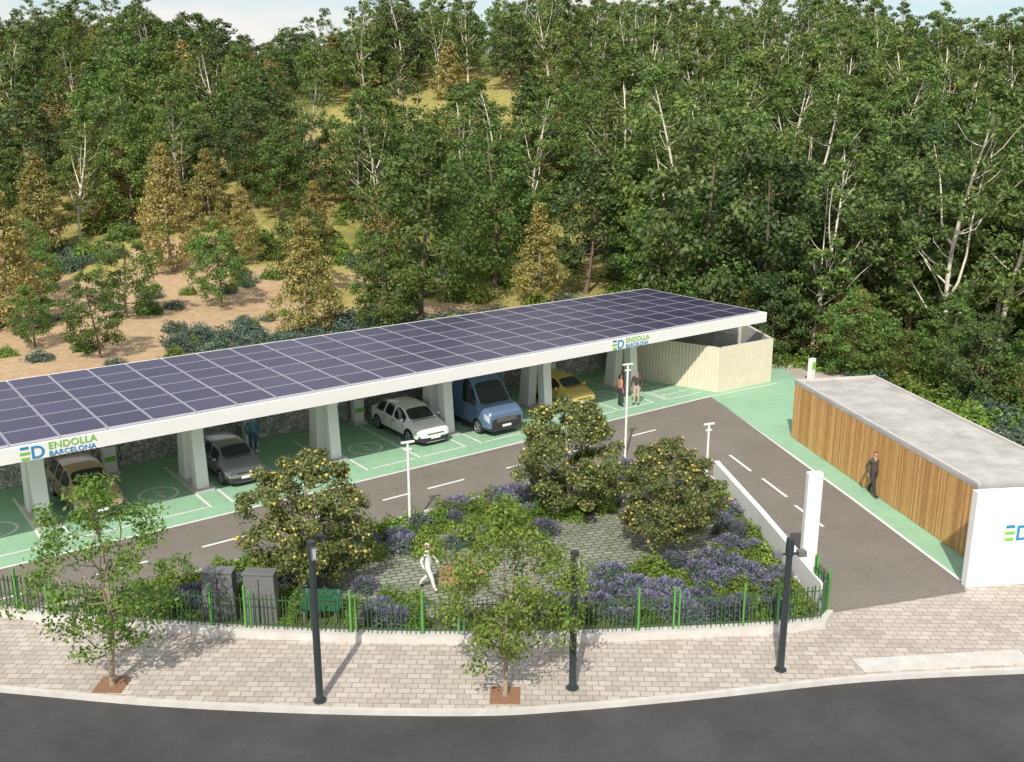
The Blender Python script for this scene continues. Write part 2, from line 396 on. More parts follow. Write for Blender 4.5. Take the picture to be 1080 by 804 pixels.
sand=sst((1.15-np.sqrt(sx**2+sf**2)+wv)*4)
for (s0,f0,r0) in ((-52,100,9),(-30,128,10),(-70,150,14),(5,165,9)):
    sand=np.maximum(sand,.6*sst((1.0-np.sqrt(((SS-s0)/r0)**2+((FF-f0)/(r0*.7))**2)+wv)*3))
at.data.foreach_set('value',sand.reshape(-1).astype(np.float32))
for p in me.polygons: p.use_smooth=True
link(bpy.data.objects.new('hillside_ground',me))
# ------------------------------------------------------------------ paving
K=[(-10.5,43.3),(-7.5,39),(-4.5,35.2),(-1,31.2),(3.1,27.2),(6.2,24.1),(9.5,21.2),(12.7,18.7),(14.8,17.4),(18,15.7),(22.2,13.6),(26.1,11.2),(31,8),(40,1.5),(60,-14)]
def smooth_curve(P,n=5):
    out=[]
    for i in range(len(P)-1):
        p0=Vector(P[max(i-1,0)]);p1=Vector(P[i]);p2=Vector(P[i+1]);p3=Vector(P[min(i+2,len(P)-1)])
        for k in range(n):
            t=k/n; q=.5*((2*p1)+(-p0+p2)*t+(2*p0-5*p1+4*p2-p3)*t*t+(-p0+3*p1-3*p2+p3)*t**3); out.append((q.x,q.y))
    out.append(tuple(P[-1])); return out
KS=smooth_curve(K)
mb=MB(); mb.sheet([(-60,60),(-60,-60),(70,-60),(75,-25)]+K[::-1]+[(-16,52)],-.13,M['street']); mb.build('street_road')
mb=MB(); mb.prism(KS+[(70,0),(52,20),(48,43.4)],-.3,0,M['pave'],M['conc_l']); mb.build('pavement')
mb=MB(); mb.strip(KS,.14,-.3,.012,M['kerb'],off=.0); mb.build('street_kerb')
mb=MB(); mb.prism([(22.6,14.3),(26.9,11.75),(26.45,11.25),(22.35,13.75)],0,.06,M['kerb']); mb.prism([(27,11.6),(34,7.2),(33.6,6.6),(26.6,11.1)],0,.055,M['kerb']); mb.build('dropped_kerb_ramp')
RE=[(39.5,34.9),(35.2,26.1),(32.95,21.5),(29.7,15.1)]
GB=[(4.4,31.1),(9,30.7),(13,30.65),(20,30.5),(26,30.4),(28.2,30.1),(29.6,29.2),(30.3,27.6),(30.0,25.9),(27.55,21.7),(24.7,17.0)]
FL=[(-3,40),(-.6,36.9),(1.6,34.2),(3.9,31.6),(5.7,29.6),(7.5,27.75),(10.1,25.3),(12.4,23.3),(14.6,21.6),(16.9,19.95),(19.5,18.3),(21.9,16.85),(23.5,16.05)]
FS=smooth_curve(FL,4)
mb=MB(); mb.sheet([(-3,35.1),(39.6,35.1)]+RE+[(29.1,14.6),(24.3,16.4),(24.7,17.0),(27.55,21.8),(30,25.9),(30.3,27.6),(29.6,29.2),(28.2,30.1),(26,30.4),(9,30.7),(3.9,31.6),(1.6,34.2)],.006,M['lotroad']); mb.build('parking_access_road')
WD=Vector((-.441,-.897)).normalized(); WN=Vector((-.897,.441)).normalized()
mb=MB(); mb.sheet([(-2.5,35.0),(39.45,35.0)]+RE[1:]+[(30.2,14.7),(31.6,15.7),(37.4,27.9),(41.6,27.4),(43.5,30.5),(46,34.2),(47.4,36.5),(47.4,42.9),(-2.5,42.9)],.012,M['green']); mb.build('green_parking_floor')
mb=MB(); z=.017; mk=M['mark']
mb.strip([(-2.5,35.0),(39.5,35.0),(35.2,26.15),(32.95,21.5),(29.7,15.1)],.13,None,z,mk)
mb.strip([(39.5,35.0),(44.5,34.6)],.08,None,z,mk)
for x0,x1 in ((3.5,5.2),(7.0,8.7),(10.6,12.6),(14.3,16.1),(17.9,19.2),(20,21.8),(24.0,25.6),(27.2,28.8),(31.4,33.)):
    mb.strip([(x0,32.6),(x1,32.6)],.13,None,z,mk)
for (x,y) in ((33.05,28.0),(31.9,25.2),(30.6,22.5)):
    mb.strip([(x,y),(x-.85,y-1.95)],.13,None,z,mk)
cols=[6.6+6*i for i in range(6)]
for i,cx in enumerate([.6]+cols):
    for o in (.5,3.15,5.6):
        if cx+o<37.5: mb.strip([(cx+o,36.0),(cx+o,41.6)],.11,None,z,mk)
    for o in (1.8,4.4):
        c=(cx+o,38.6)
        if c[0]>37: continue
        ring=[(c[0]+.75*math.cos(t*math.pi/12),c[1]+.75*math.sin(t*math.pi/12)) for t in range(25)]
        mb.strip(ring,.1,None,z,mk)
        mb.strip([(c[0]-.12,c[1]+.45),(c[0]+.12,c[1]+.05),(c[0]-.12,c[1]-.05),(c[0]+.12,c[1]-.45)],.09,None,z,mk)
        mb.strip([(c[0]-1.1,36.05),(c[0]+1.1,36.05)],.1,None,z+.003,mk)
for t in range(6):
    mb.strip([(37.3+.1*t,35.9+t*.75),(39.6-.25*t,35.9+t*.75)],.08,None,z,mk)
mb.strip([(37.3,35.9),(37.3,40.6)],.1,None,z+.004,mk)
mb.build('parking_markings')
# ------------------------------------------------------------------ garden
GP=[p for p in FS if p[0]>3.8]+[(24.6,16.9)]+GB[::-1]
mb=MB(); mb.sheet(GP,.03,M['soil']); mb.build('garden_ground')
PV=[(11.6,28.6),(15.2,29.1),(19,28.0),(23.4,26.5),(26.6,24.7),(26.1,22.3),(23.3,20.7),(20.5,21.2),(18.2,21.7),(15.8,22.2),(13.9,23.8),(12.6,26.0)]
PVS=smooth_curve(PV+[PV[0]],3)[:-1]
mb=MB(); mb.prism(PVS,.0,.06,M['gpave']); mb.build('garden_paving')
mb=MB(); mb.strip(FS+[(24.2,16.3)],.34,0,.24,M['kerb']); mb.build('fence_plinth')
mb=MB(); mb.strip(smooth_curve(GB[:9],3),.16,0,.10,M['conc_l']); mb.build('garden_kerb')
mb=MB(); mb.strip([(30.25,26.3),(30.0,25.9),(27.55,21.7),(24.5,16.7)],.22,0,.85,M['render']); mb.build('low_garden_wall',bevel=.02)
def walk(P,step):
    out=[];acc=0.
    for i in range(len(P)-1):
        a=Vector(P[i]);b=Vector(P[i+1]);d=(b-a).length;u=(b-a)/d
        while acc<d: out.append((a+u*acc,math.atan2(u.y,u.x))); acc+=step
        acc-=d
    return out
mb=MB(); FP=FS+[(24.2,16.3),(24.75,17.2)]
rf=random.Random(3)
for p,a in walk(FP,.14):
    mb.box((p.x+rf.uniform(-.04,.04)*math.sin(a),p.y+rf.uniform(-.04,.04)*math.cos(a),.24+.55),(.02,.04,1.1+rf.uniform(-.04,.04)),M['fence'],a+rf.uniform(-.3,.3))
for zz in (.34,1.14): mb.strip(FP,.025,zz,zz+.03,M['fence'],off=.045)
for i,(p,a) in enumerate(walk(FP,1.05)):
    if i%3!=1:
        mb.box((p.x,p.y,.24+.68),(.06,.07,1.36),M['fencel'],a)
        if i%3==0: mb.box((p.x+.16*math.cos(a),p.y+.16*math.sin(a),.24+.62),(.05,.06,1.24),M['fencel'],a)
mb.build('garden_fence')
def shrub_mesh(name,seed,R,H,n,ls,mat,asp=.5,spike=None,ns=0,up=.5):
    rs=np.random.RandomState(seed); d=rs.normal(size=(n,3)); d[:,2]=np.abs(d[:,2]); d/=np.linalg.norm(d,axis=1)[:,None]
    lump=1+.22*np.sin(d[:,0]*5+seed)+.18*np.sin(d[:,1]*6+seed*2)
    P=d*(rs.rand(n,1)**.35)*lump[:,None]*np.array([R,R,H]); 
    V,Q=leaves(rs,P,d,ls,asp,up=up,rnd=.7); mi=np.zeros(n)
    mats=[mat]
    if spike is not None:
        d2=rs.normal(size=(ns,3)); d2[:,2]=np.abs(d2[:,2])+.25; d2/=np.linalg.norm(d2,axis=1)[:,None]
        P2=d2*rs.uniform(.9,1.2,size=(ns,1))*np.array([R,R,H]); V2,Q2=leaves(rs,P2,np.cross(d2,rs.normal(size=(ns,3))),.11,.38,up=0,rnd=.2,fixdir=d2)
        V=np.concatenate([V,V2]);Q=np.concatenate([Q,Q2+n*4]);mi=np.concatenate([mi,np.ones(ns)]); mats.append(spike)
    return quadmesh(name,V,Q,mi,mats)
SH={'lime':[shrub_mesh('lime_%d'%i,i,.5,.5,1100,.10,M['lf_lime']) for i in range(2)],
    'lav':[shrub_mesh('lav_%d'%i,i+5,.5,.42,1000,.11,M['lf_blue'],.3,M['lav'],370) for i in range(3)],
    'blue':[shrub_mesh('blue_%d'%i,i+9,.5,.42,1100,.11,M['lf_blue'],.35) for i in range(2)],
    'green':[shrub_mesh('green_%d'%i,i+13,.5,.45,1100,.11,M['lf_street']) for i in range(2)],
    'grass':[shrub_mesh('grass_%d'%i,i+17,.6,.18,900,.11,M['lf_lime'],.3) for i in range(2)]}
def inside(p,poly):
    x,y=p;c=False;n=len(poly)
    for i in range(n):
        x1,y1=poly[i];x2,y2=poly[(i+1)%n]
        if (y1>y)!=(y2>y) and x<(x2-x1)*(y-y1)/(y2-y1)+x1: c=not c
    return c
beds={'lime':empty('lime_shrub_bed'),'lav':empty('lavender_bed'),'blue':empty('blue_shrub_bed'),'green':empty('green_shrub_bed'),'grass':empty('groundcover_bed')}
rg=random.Random(5)
def segd(p,P):
    m=9
    for i in range(len(P)-1):
        a=Vector(P[i]);b=Vector(P[i+1]);q=Vector(p);t=max(0,min(1,(q-a).dot(b-a)/(b-a).length_squared)); m=min(m,(q-(a+(b-a)*t)).length)
    return m
def put(me,name,loc,sc,rz,parent=None,sz=None):
    o=bpy.data.objects.new(name,me); o.location=loc; o.rotation_euler=(rg.uniform(-.04,.04),rg.uniform(-.04,.04),rz); o.scale=(sc,sc,sz or sc); return link(o,parent)
yy=16.
while yy<31:
    xx=4.
    while xx<31:
        p=(xx+rg.uniform(-.33,.33),yy+rg.uniform(-.33,.33)); xx+=.66
        if not inside(p,GP) or inside(p,PVS): continue
        if segd(p,FP)<.6 or segd(p,GB)<.45: continue
        if (p[0]-9.7)**2+(p[1]-26.7)**2<1.0 or (p[0]-11.6)**2+(p[1]-25.2)**2<.5: continue
        q=noise.noise(Vector((p[0]*.36,p[1]*.36,3.)))+rg.uniform(-.2,.2)
        k='lav' if q<-.10 else ('lime' if q<.08 else ('grass' if q<.18 else ('green' if q<.30 else 'lav')))
        if k=='lime' and rg.random()<.3: k='green'
        if p[0]>19 and rg.random()<.12: k='lav'
        s=rg.uniform(.75,1.3)
        put(rg.choice(SH[k]),k,(p[0],p[1],.02),s,rg.uniform(0,6.3),beds[k])
    yy+=.58
for (x,y,k) in ((13.3,28.4,'lav'),(14.3,28.3,'lime'),(15.1,28.3,'lime'),(16.2,28.1,'lav'),(17.,27.8,'lime'),(16.6,27.4,'lime'),(17.8,27.2,'blue'),(18.6,27.4,'lav'),(19.4,26.9,'lime'),(18.4,26.7,'green'),(20.3,26.6,'lime'),(21.,26.2,'lav'),(24.6,25.4,'lav'),(25.3,23.6,'green'),(25.6,24.2,'lav'),(20.4,22.0,'lav'),(21.2,21.7,'lime'),(22,21.6,'green'),(22.8,21.4,'lav'),(13.9,25.0,'lime'),(13.6,26.2,'lav'),(14.4,24.4,'green'),(19.0,22.4,'lime')):
    put(rg.choice(SH[k]),k,(x,y,.05),rg.uniform(.9,1.4),rg.uniform(0,6),beds[k])
def one_tree(name,me,x,y,z=0,s=1.,rz=0):
    o=bpy.data.objects.new(name,me); o.location=(x,y,z); o.rotation_euler=(0,0,rz); o.scale=(s,s,s); return link(o)
ft=[tree_mesh('fruit_%d'%i,90+i,4.4,.85,1.95,round_sh,150,200,.12,.11,M['barkl'],M['lf_orange'],30,cr=(.13,.25),wob=.12,fruit=M['fruit'],nfruit=330,gap=.34,inner=.45) for i in range(2)]
one_tree('fruit_tree',ft[0],12.5,27.3,.03,1.0,0)
one_tree('fruit_tree',ft[1],23.0,27.1,.03,1.0,1)
one_tree('fruit_tree',ft[0],23.4,22.6,.03,.90,2.4)
st=[tree_mesh('street_tree_mesh_%d'%i,100+i,5.7,1.5,2.2,oval_sh,[84,90][i],[75,105][i],.13,.06,M['barkl'],M['lf_street'],40,cr=(.14,.27),wob=.10,rise=.7,inner=.15,fork=2) for i in range(2)]
one_tree('street_tree',st[0],5.55,25.5,0,1.02,0)
one_tree('street_tree',st[1],13.75,18.75,0,.94,1.2)
mb=MB()
for x,y in ((5.55,25.5),(13.75,18.75)):
    mb.box((x,y,.008),(.8,.8,.01),M['mulch'],math.radians(-38)); 
mb.build('tree_pits')
# ------------------------------------------------------------------ hillside vegetation
def gz(x,y): return float(hgt(x,y))
def plant(name,kind,S,F,h,base,i=None):
    x,y=L(S,F); me=rg.choice(T[kind]) if i is None else T[kind][i]
    s=h/base; return one_tree(name,me,x,y,gz(x,y)-.1,s,rg.uniform(0,6.3))
for S,F,h in ((-29.8,87,10.),(-14.4,68,8.2),(2.1,77.5,7.6),(-34.6,68,9.2),(-24.6,90,6.6),(-35,101,8.5),(-45,95,9.5),(-42,108,7.5),(-52,88,9),(-19,96,6.5),(-39,82,5.5),(-47,80,8),(-12,92,7.5),(-56,97,8),(-30,100,8),(-38,65,7)): plant('olive_conifer','olive',S,F,h,8.)
for S,F,h in ((-25.8,60.5,5.2),(-28,71,6.5),(-22.6,76,6.5),(-9.2,68.5,6.6),(-31,63,4.0),(-37,76,6.5),(-17,82,7.5),(-24,104,9),(-50,104,9),(-60,92,9)): plant('broadleaf_tree','broad',S,F,h,10.,rg.choice([0,2]))
for S,F,h,i in ((-6.7,72.5,13.,0),(-1.5,84,13,2),(6,80,11,1),(10.5,72,9,0),(14,66,9.5,2)): plant('broadleaf_tree','broad',S,F,h,10.,i)
forest=empty('forest_trees')
def ftree(me,x,y,k,sc):
    o=bpy.data.objects.new('forest_tree',me); o.location=(x,y,gz(x,y)-.2); o.rotation_euler=(0,0,rg.uniform(0,6.3)); o.scale=(k,k,sc); link(o,forest)
cnt=0
F=60.
while F<206:
    stp=4.9 if F<140 else 6.1
    S=-.56*F-10
    while S<.56*F+12:
        s=S+rg.uniform(-1.9,1.9); f=F+rg.uniform(-1.9,1.9); S+=stp
        x,y=L(s,f)
        if x<49.+rg.uniform(0,1.5) and y<50: continue
        if s<-4: 
            edge=101+6*math.sin(s*.2)
            if f<edge: continue
        elif s<9 and f<88: continue
        elif s<16 and f<66: continue
        if s<8:
            q=noise.noise(Vector((s*.035,f*.04,5.)))
            if q>.08+(f-100)*.001: continue
        elif f>140 and noise.noise(Vector((s*.05,f*.05,1.)))>.22: continue
        r=rg.random(); u=s/f
        if u<-.18: kind='olive' if r<.34 else ('broad' if r<.80 else ('pine' if r<.84 else 'birch'))
        elif u<.08: kind='olive' if r<.12 else ('broad' if r<.52 else ('birch' if r<.96 else 'pine'))
        else: kind='broad' if r<.36 else ('birch' if r<.95 else 'olive')
        h={'olive':rg.uniform(6,9),'broad':rg.uniform(8,12),'pine':rg.uniform(9,12),'birch':rg.uniform(11,15)}[kind]
        if u>.1 and f<120: h*=1.22
        if f>175: h*=.85
        me=rg.choice((T if f<118 else TF)[kind]); sc=h/{'olive':8.,'broad':10.,'pine':11.,'birch':14.}[kind]
        ftree(me,x,y,sc*rg.uniform(.95,1.2),sc); cnt+=1
    F+=stp*.95
for i in range(26):   # low woodland edge
    t=i/25.
    x,y=50.2+rg.uniform(-.4,2.5)-t*1.0,47-t*34
    k=rg.uniform(.38,.68); ftree(T[rg.choice(['broad','broad','olive'])][rg.choice([0,1])],x,y,k*1.15,k)
us=empty('undergrowth')
for i in range(380):
    s=rg.uniform(-58,62); f=rg.uniform(56,112); x,y=L(s,f)
    if x<48 and y<46: continue
    u=(s+33)/23.; v=(f-73)/19.
    if u*u+v*v<1.1: continue
    put(rg.choice(SH[rg.choice(['blue','green','green'])]),'shrub',(x,y,gz(x,y)-.1),rg.uniform(1.5,3.6),rg.uniform(0,6),us)
hs=empty('hillside_shrubs')
n_=0
while n_<120:
    s=-32+rg.uniform(-22,24); f=72+rg.uniform(-15,19); x,y=L(s,f)
    if y<46: continue
    n_+=1
    put(rg.choice(SH[rg.choice(['blue','blue','green'])]),'shrub',(x,y,gz(x,y)-.05),rg.uniform(1.1,2.1),rg.uniform(0,6),hs)
for i in range(170):
    s,f=rg.choice([(rg.uniform(-16,-1),rg.uniform(64,74)),(rg.uniform(-50,-36),rg.uniform(88,97)),(rg.uniform(-46,-36),rg.uniform(60,70)),(rg.uniform(-22,-8),rg.uniform(62,67))]); x,y=L(s,f)
    if y<46: continue
    put(rg.choice(SH['blue']),'shrub',(x,y,gz(x,y)-.05),rg.uniform(1.5,2.8),rg.uniform(0,6),hs)
for i in range(190):
    x=rg.uniform(47.8,52);y=rg.uniform(14,44)
    if rg.random()<.5: x=rg.uniform(42,50);y=rg.uniform(8,30)
    if (Vector((x,y))-Vector((38,20))).dot(Vector((.9,-.44)))<4.5 and y<30: continue
    if x<47 and y>28: continue
    put(rg.choice(SH[rg.choice(['green','lime','blue'])]),'shrub',(x,y,gz(x,y) if x>48 else 0),rg.uniform(1.2,2.6),rg.uniform(0,6),us)
# ------------------------------------------------------------------ canopy
can=empty('solar_canopy')
X0,X1,Y0,Y1,ZF=2.0,44.2,35.4,45.0,4.0
mb=MB()
mb.box(((X0+X1)/2,(Y0+Y1)/2,ZF-.19),(X1-X0-.3,Y1-Y0-.3,.26),M['white'])
mb.box(((X0+X1)/2,Y0+.07,ZF-.27),(X1-X0,.14,.54),M['white'])
mb.box(((X0+X1)/2,Y1-.07,ZF-.2),(X1-X0,.14,.40),M['white'])
mb.box((X0+.07,(Y0+Y1)/2,ZF-.23),(.14,Y1-Y0-.282,.44),M['white'])
mb.box((X1-.07,(Y0+Y1)/2,ZF-.23),(.14,Y1-Y0-.282,.44),M['white'])
mb.build('roof_deck',can)
mb=MB(); NR=6; m=.22; dy=(Y1-Y0-2*m-.1)/NR; NCn=26; dx=(X1-X0-2*m)/NCn
for i in range(NCn):
    for j in range(NR):
        cx=X0+m+dx*(i+.5); cy=Y0+m+.1+dy*(j+.5)
        mb.box((cx,cy,ZF+.0),(dx-.03,dy-.03,.07),M['alu'])
        mb.box((cx,cy,ZF+.032),(dx-.09,dy-.09,.012),M['solar'])
mb.build('solar_panels',can)
mb=MB()
for cx in cols:
    w=.50
    def leg(yb,yt,wb,wt,zt_):
        vs=[]
        for z_,yc,ww in ((0,yb,wb),(zt_,yt,wt)):
            for a,b in ((-w/2,-ww/2),(w/2,-ww/2),(w/2,ww/2),(-w/2,ww/2)): vs.append((cx+a,yc+b,z_))
        mb.add(vs,[(3,2,1,0),(4,5,6,7),(0,1,5,4),(1,2,6,5),(2,3,7,6),(3,0,4,7)],M['white'])
    leg(38.15,38.35,.55,.50,2.55); leg(39.75,39.5,.85,.70,2.55)
    prof=[(38.0,2.53),(39.95,2.53),(40.2,3.2),(44.2,3.5),(44.2,3.67),(36.2,3.67),(36.2,3.5),(37.9,3.2)]; n8=len(prof)
    vs=[]
    for a in (-w/2-.003,w/2+.003): vs+=[(cx+a,p[0],p[1]) for p in prof]
    mb.add(vs,[list(range(n8)),list(range(n8,2*n8))[::-1]]+[[i,n8+i,n8+(i+1)%n8,(i+1)%n8] for i in range(n8)],M['white'])
    mb.box((cx,39.0,.06),(.8,2.7,.12),M['conc_l'])
mb.build('columns',can,bevel=.025,recalc=True)
def text(body,size,mat,loc,rot,parent,name,ext=.006):
    cu=bpy.data.curves.new(name,'FONT'); cu.body=body; cu.size=size; cu.extrude=ext; cu.space_character=1.05
    cu.offset=.012*size
    to=bpy.data.objects.new(name+'_tmp',cu); COL.objects.link(to)
    bpy.context.view_layer.update()
    me=bpy.data.meshes.new_from_object(to.evaluated_get(bpy.context.evaluated_depsgraph_get()))
    bpy.data.objects.remove(to); me.materials.clear(); me.materials.append(mat)
    o=bpy.data.objects.new(name,me); o.location=loc; o.rotation_euler=rot; return link(o,parent)
def logo(x,y,z,s,rot,parent,full=True):
    r=Matrix.Rotation(rot[2],4,'Z')
    def off(dx,dz): v=r@Vector((dx,0,0)); return (x+v.x,y+v.y,z+dz)
    mbx=MB(); 
    for k,c in ((0,'logo_g'),(1,'logo_g'),(2,'logo_b')): mbx.box((.13*s,0,(.04+.22*k)*s),((.30 if k!=1 else .36)*s,.012,.1*s),M[c])
    o=mbx.build('logo_bars',parent); o.location=(x,y,z); o.rotation_euler=(0,0,rot[2])
    text('D',.72*s,M['logo_b'],off(.33*s,0),rot,parent,'logo_d')
    if full:
        text('ENDOLLA',.40*s,M['logo_g'],off(1.0*s,.27*s),rot,parent,'sign_text_top')
        text('BARCELONA',.30*s,M['logo_b'],off(1.0*s,-.02*s),rot,parent,'sign_text_bottom')
R0=(math.radians(90),0,0)
logo(5.7,Y0-.014,ZF-.49,.86,R0,can); logo(32.6,Y0-.014,ZF-.49,.86,R0,can)
mb=MB(); mb.box((18.2,43.3,1.1),(41.5,.9,2.2),M['gabion']); 
gw=mb.build('gabion_wall')
mb=MB()
for x in np.arange(-2.5,39,1.0): mb.box((x,42.84,1.1),(.02,.02,2.2),M['steel'])
for z_ in (.02,.55,1.1,1.65,2.19): mb.box((18.2,42.835,z_),(41.5,.02,.02),M['steel'])
o=mb.build('mesh_cage'); o.parent=gw
def charger(x,y):
    e=empty('ev_charger',(x,y,0)); mb=MB()
    mb.box((0,0,.08),(.7,.6,.16),M['conc_l']); mb.box((0,0,1.11),(.52,.42,1.9),M['white'])
    mb.box((0,-.212,1.5),(.34,.012,.42),M['black']); mb.box((0,-.216,.75),(.46,.012,.22),M['logo_g'])
    mb.box((0,0,2.09),(.56,.46,.06),M['cab'])
    mb.tube([(.3,-.05,1.7),(.42,-.2,1.2),(.42,-.25,.6),(.33,-.12,.9)],[.02]*4,6,M['black'])
    mb.build('body',e,bevel=.015)
for x in (10.1,16.3,21.9,28.2,34.0): charger(x,42.1)
mb=MB(); mb.box((46.2,33.6,.7),(.35,.25,1.4),M['white']); mb.box((46.2,33.46,1.0),(.25,.02,.4),M['logo_g']); mb.build('payment_post')
# ------------------------------------------------------------------ beige enclosure
en=empty('bin_enclosure')
def ribwall(mb,a,b,h,mat,sp=.20,d=.05,inner=None):
    a=Vector(a);b=Vector(b);u=(b-a).normalized();n=Vector((u.y,-u.x));ln=(b-a).length;ang=math.atan2(u.y,u.x);c=(a+b)/2
    mb.box((c.x-n.x*.09,c.y-n.y*.09,h/2),(ln,.14,h),inner or M['conc_l'],ang)
    k=int(ln/sp)
    for i in range(k):
        p=a+u*(ln*(i+.5)/k); mb.box((p.x+n.x*d/2,p.y+n.y*d/2,h/2),(ln/k*.55,d,h+.01),mat,ang)
    mb.box((c.x-n.x*.017,c.y-n.y*.017,h/2),(ln,.012,h-.01),mat,ang)
mb=MB(); Ae,Be,Ce,De,Ee=(40.4,35.3),(44.5,35.1),(46.6,39.0),(45.6,41.5),(38.3,41.6)
ribwall(mb,Ee,Ae,2.5,M['beige']); ribwall(mb,Ae,Be,2.5,M['beige']); ribwall(mb,Be,Ce,2.5,M['beige']); ribwall(mb,Ce,De,2.7,M['beige'])
ribwall(mb,De,Ee,2.7,M['beige']); mb.box((42.6,38.8,1.3),(.15,4.6,2.6),M['concrete'],.25); mb.box((44.1,38.2,1.3),(3.0,.15,2.6),M['concrete'],.25)
mb.build('walls',en)
# ------------------------------------------------------------------ timber building
wb=empty('timber_clad_building')
A=Vector((37.4,28.0)); NI=-WN
def P2(s,d): q=A+WD*s+NI*d; return (q.x,q.y)
mb=MB(); mb.prism([P2(.06,.08),P2(13.5,.08),P2(13.5,3.9),P2(.06,3.9)],0,2.62,M['concrete']); mb.build('core_walls',wb)
mb=MB(); mb.prism([P2(-.05,-.04),P2(13.62,-.04),P2(13.62,4.0),P2(-.05,4.0)],2.62,2.74,M['roofc'])
ang=math.atan2(WD.y,WD.x)
mb.build('roof_slab',wb)
mb=MB()
mb.prism([P2(0,-.04),P2(13.6,-.04),P2(13.6,.08),P2(0,.08)],2.74,2.84,M['conc_l']); mb.prism([P2(0,3.86),P2(13.6,3.86),P2(13.6,3.98),P2(0,3.98)],2.74,2.84,M['conc_l']); mb.prism([P2(0,.082),P2(.12,.082),P2(.12,3.858),P2(0,3.858)],2.74,2.838,M['conc_l'])
mb.build('parapet',wb)
mb=MB(); n=150
for i in range(n):
    s=13.5*(i+.5)/n; q=P2(s,-.0+.0); mb.box((q[0],q[1],1.32),(.06,.075,2.58),M['wood'],ang)
for i in range(36):
    d=.1+3.75*(i+.5)/36; q=P2(-.0,d); mb.box((q[0],q[1],1.32),(.075,.07,2.58),M['wood'],ang)
mb.build('timber_slats',wb)
sw=empty('white_sign_wall')
S0=Vector((29.35,14.75)); SD=Vector((.88,-.475)).normalized(); SNn=Vector((SD.y,-SD.x))
if SNn.y>0: SNn=-SNn
mb=MB(); q=[S0,S0+SD*7,S0+SD*7-SNn*.3,S0-SNn*.3]; mb.prism([(p.x,p.y) for p in q],0,3.3,M['render']); mb.build('wall_slab',sw,bevel=.02)
p=S0+SD*1.15+SNn*.014; logo(p.x,p.y,1.6,1.0,(math.radians(90),0,math.atan2(SD.y,SD.x)),sw)
mb=MB(); mb.box((25.65,18.2,1.9),(.5,.24,3.8),M['white'],math.radians(-28)); mb.box((25.65,18.2,.06),(.75,.42,.12),M['conc_l'],math.radians(-28)); mb.build('entrance_totem',bevel=.03)
# ------------------------------------------------------------------ lamps
def dark_lamp(x,y,h,arm=0,rz=0):
    e=empty('street_lamp',(x,y,0),rz); mb=MB()
    mb.lathe((0,0,0),[(0,.17),(.04,.17),(.05,.10),(h*.5,.095),(h-.5,.085),(h-.48,.11),(h,.11),(h+.02,.001)],14,M['lamp'],'z')
    if arm:
        for sx in (-1,1):
            mb.box((sx*.18,0,h-.45),(.22,.05,.05),M['lamp']); mb.box((sx*.34,0,h-.45),(.22,.2,.16),M['cab'])
            mb.box((sx*.34,0,h-.535),(.18,.16,.012),M['lens'])
    else:
        mb.box((0,-.13,h-.3),(.12,.06,.35),M['cab']); mb.box((0,-.163,h-.3),(.08,.012,.28),M['lens'])
    mb.build('pole_and_head',e,smooth=False)
dark_lamp(9.7,21.45,4.55); dark_lamp(15.4,17.95,4.0); dark_lamp(20.6,15.2,3.95,1,-.5)
def white_lamp(x,y,h):
    e=empty('garden_lamp',(x,y,0),-.2); mb=MB()
    mb.tube([(0,0,0),(0,0,h)],[.055,.045],10,M['white']); mb.box((0,0,h+.02),(.5,.09,.06),M['white']); mb.box((0,0,h-.25),(.28,.08,.05),M['white'])
    mb.box((-.16,0,h-.016),(.14,.07,.01),M['lens']); mb.box((.16,0,h-.016),(.14,.07,.01),M['lens']); mb.build('pole_and_head',e)
white_lamp(17.3,29.5,3.4); white_lamp(29.0,30.5,4.3); white_lamp(30.0,26.6,2.4); 
for x,y in ((9.25,27.15),(10.2,26.3)):
    e=empty('electrical_cabinet',(x,y,0),math.radians(-40)); mb=MB(); mb.box((0,0,.82),(.98,.42,1.64),M['cab'],0,.93); mb.box((0,0,1.66),(.96,.46,.05),M['cab']); mb.box((0,-.212,.8),(.02,.01,1.4),M['black']); mb.box((.12,-.215,.9),(.04,.02,.14),M['steel']); mb.build('housing',e,bevel=.015)
def bench(name,x,y,rz,mat,w=1.6):
    e=empty(name,(x,y,.06),rz); mb=MB()
    for k in range(4): mb.box((0,-.18+.12*k,.45),(w,.1,.035),mat)
    for k in range(3): mb.box((0,.27+.02*k,.58+.13*k),(w,.03,.1),mat)
    for sx in (-w*.4,w*.4):
        mb.box((sx,-.15,.215),(.06,.06,.43),M['cab']); mb.box((sx,.24,.215),(.06,.06,.43),M['cab']); mb.box((sx,.03,.42),(.06,.46,.03),M['cab']); mb.box((sx,.305,.65),(.05,.03,.5),M['cab'])
    mb.build('seat_and_back',e)
bench('park_bench',11.6,25.2,math.radians(-40),M['bench_g'],1.2); bench('park_bench',16.2,24.3,math.radians(10),plain('bench_timber',(.42,.25,.13),.6,var=.1))
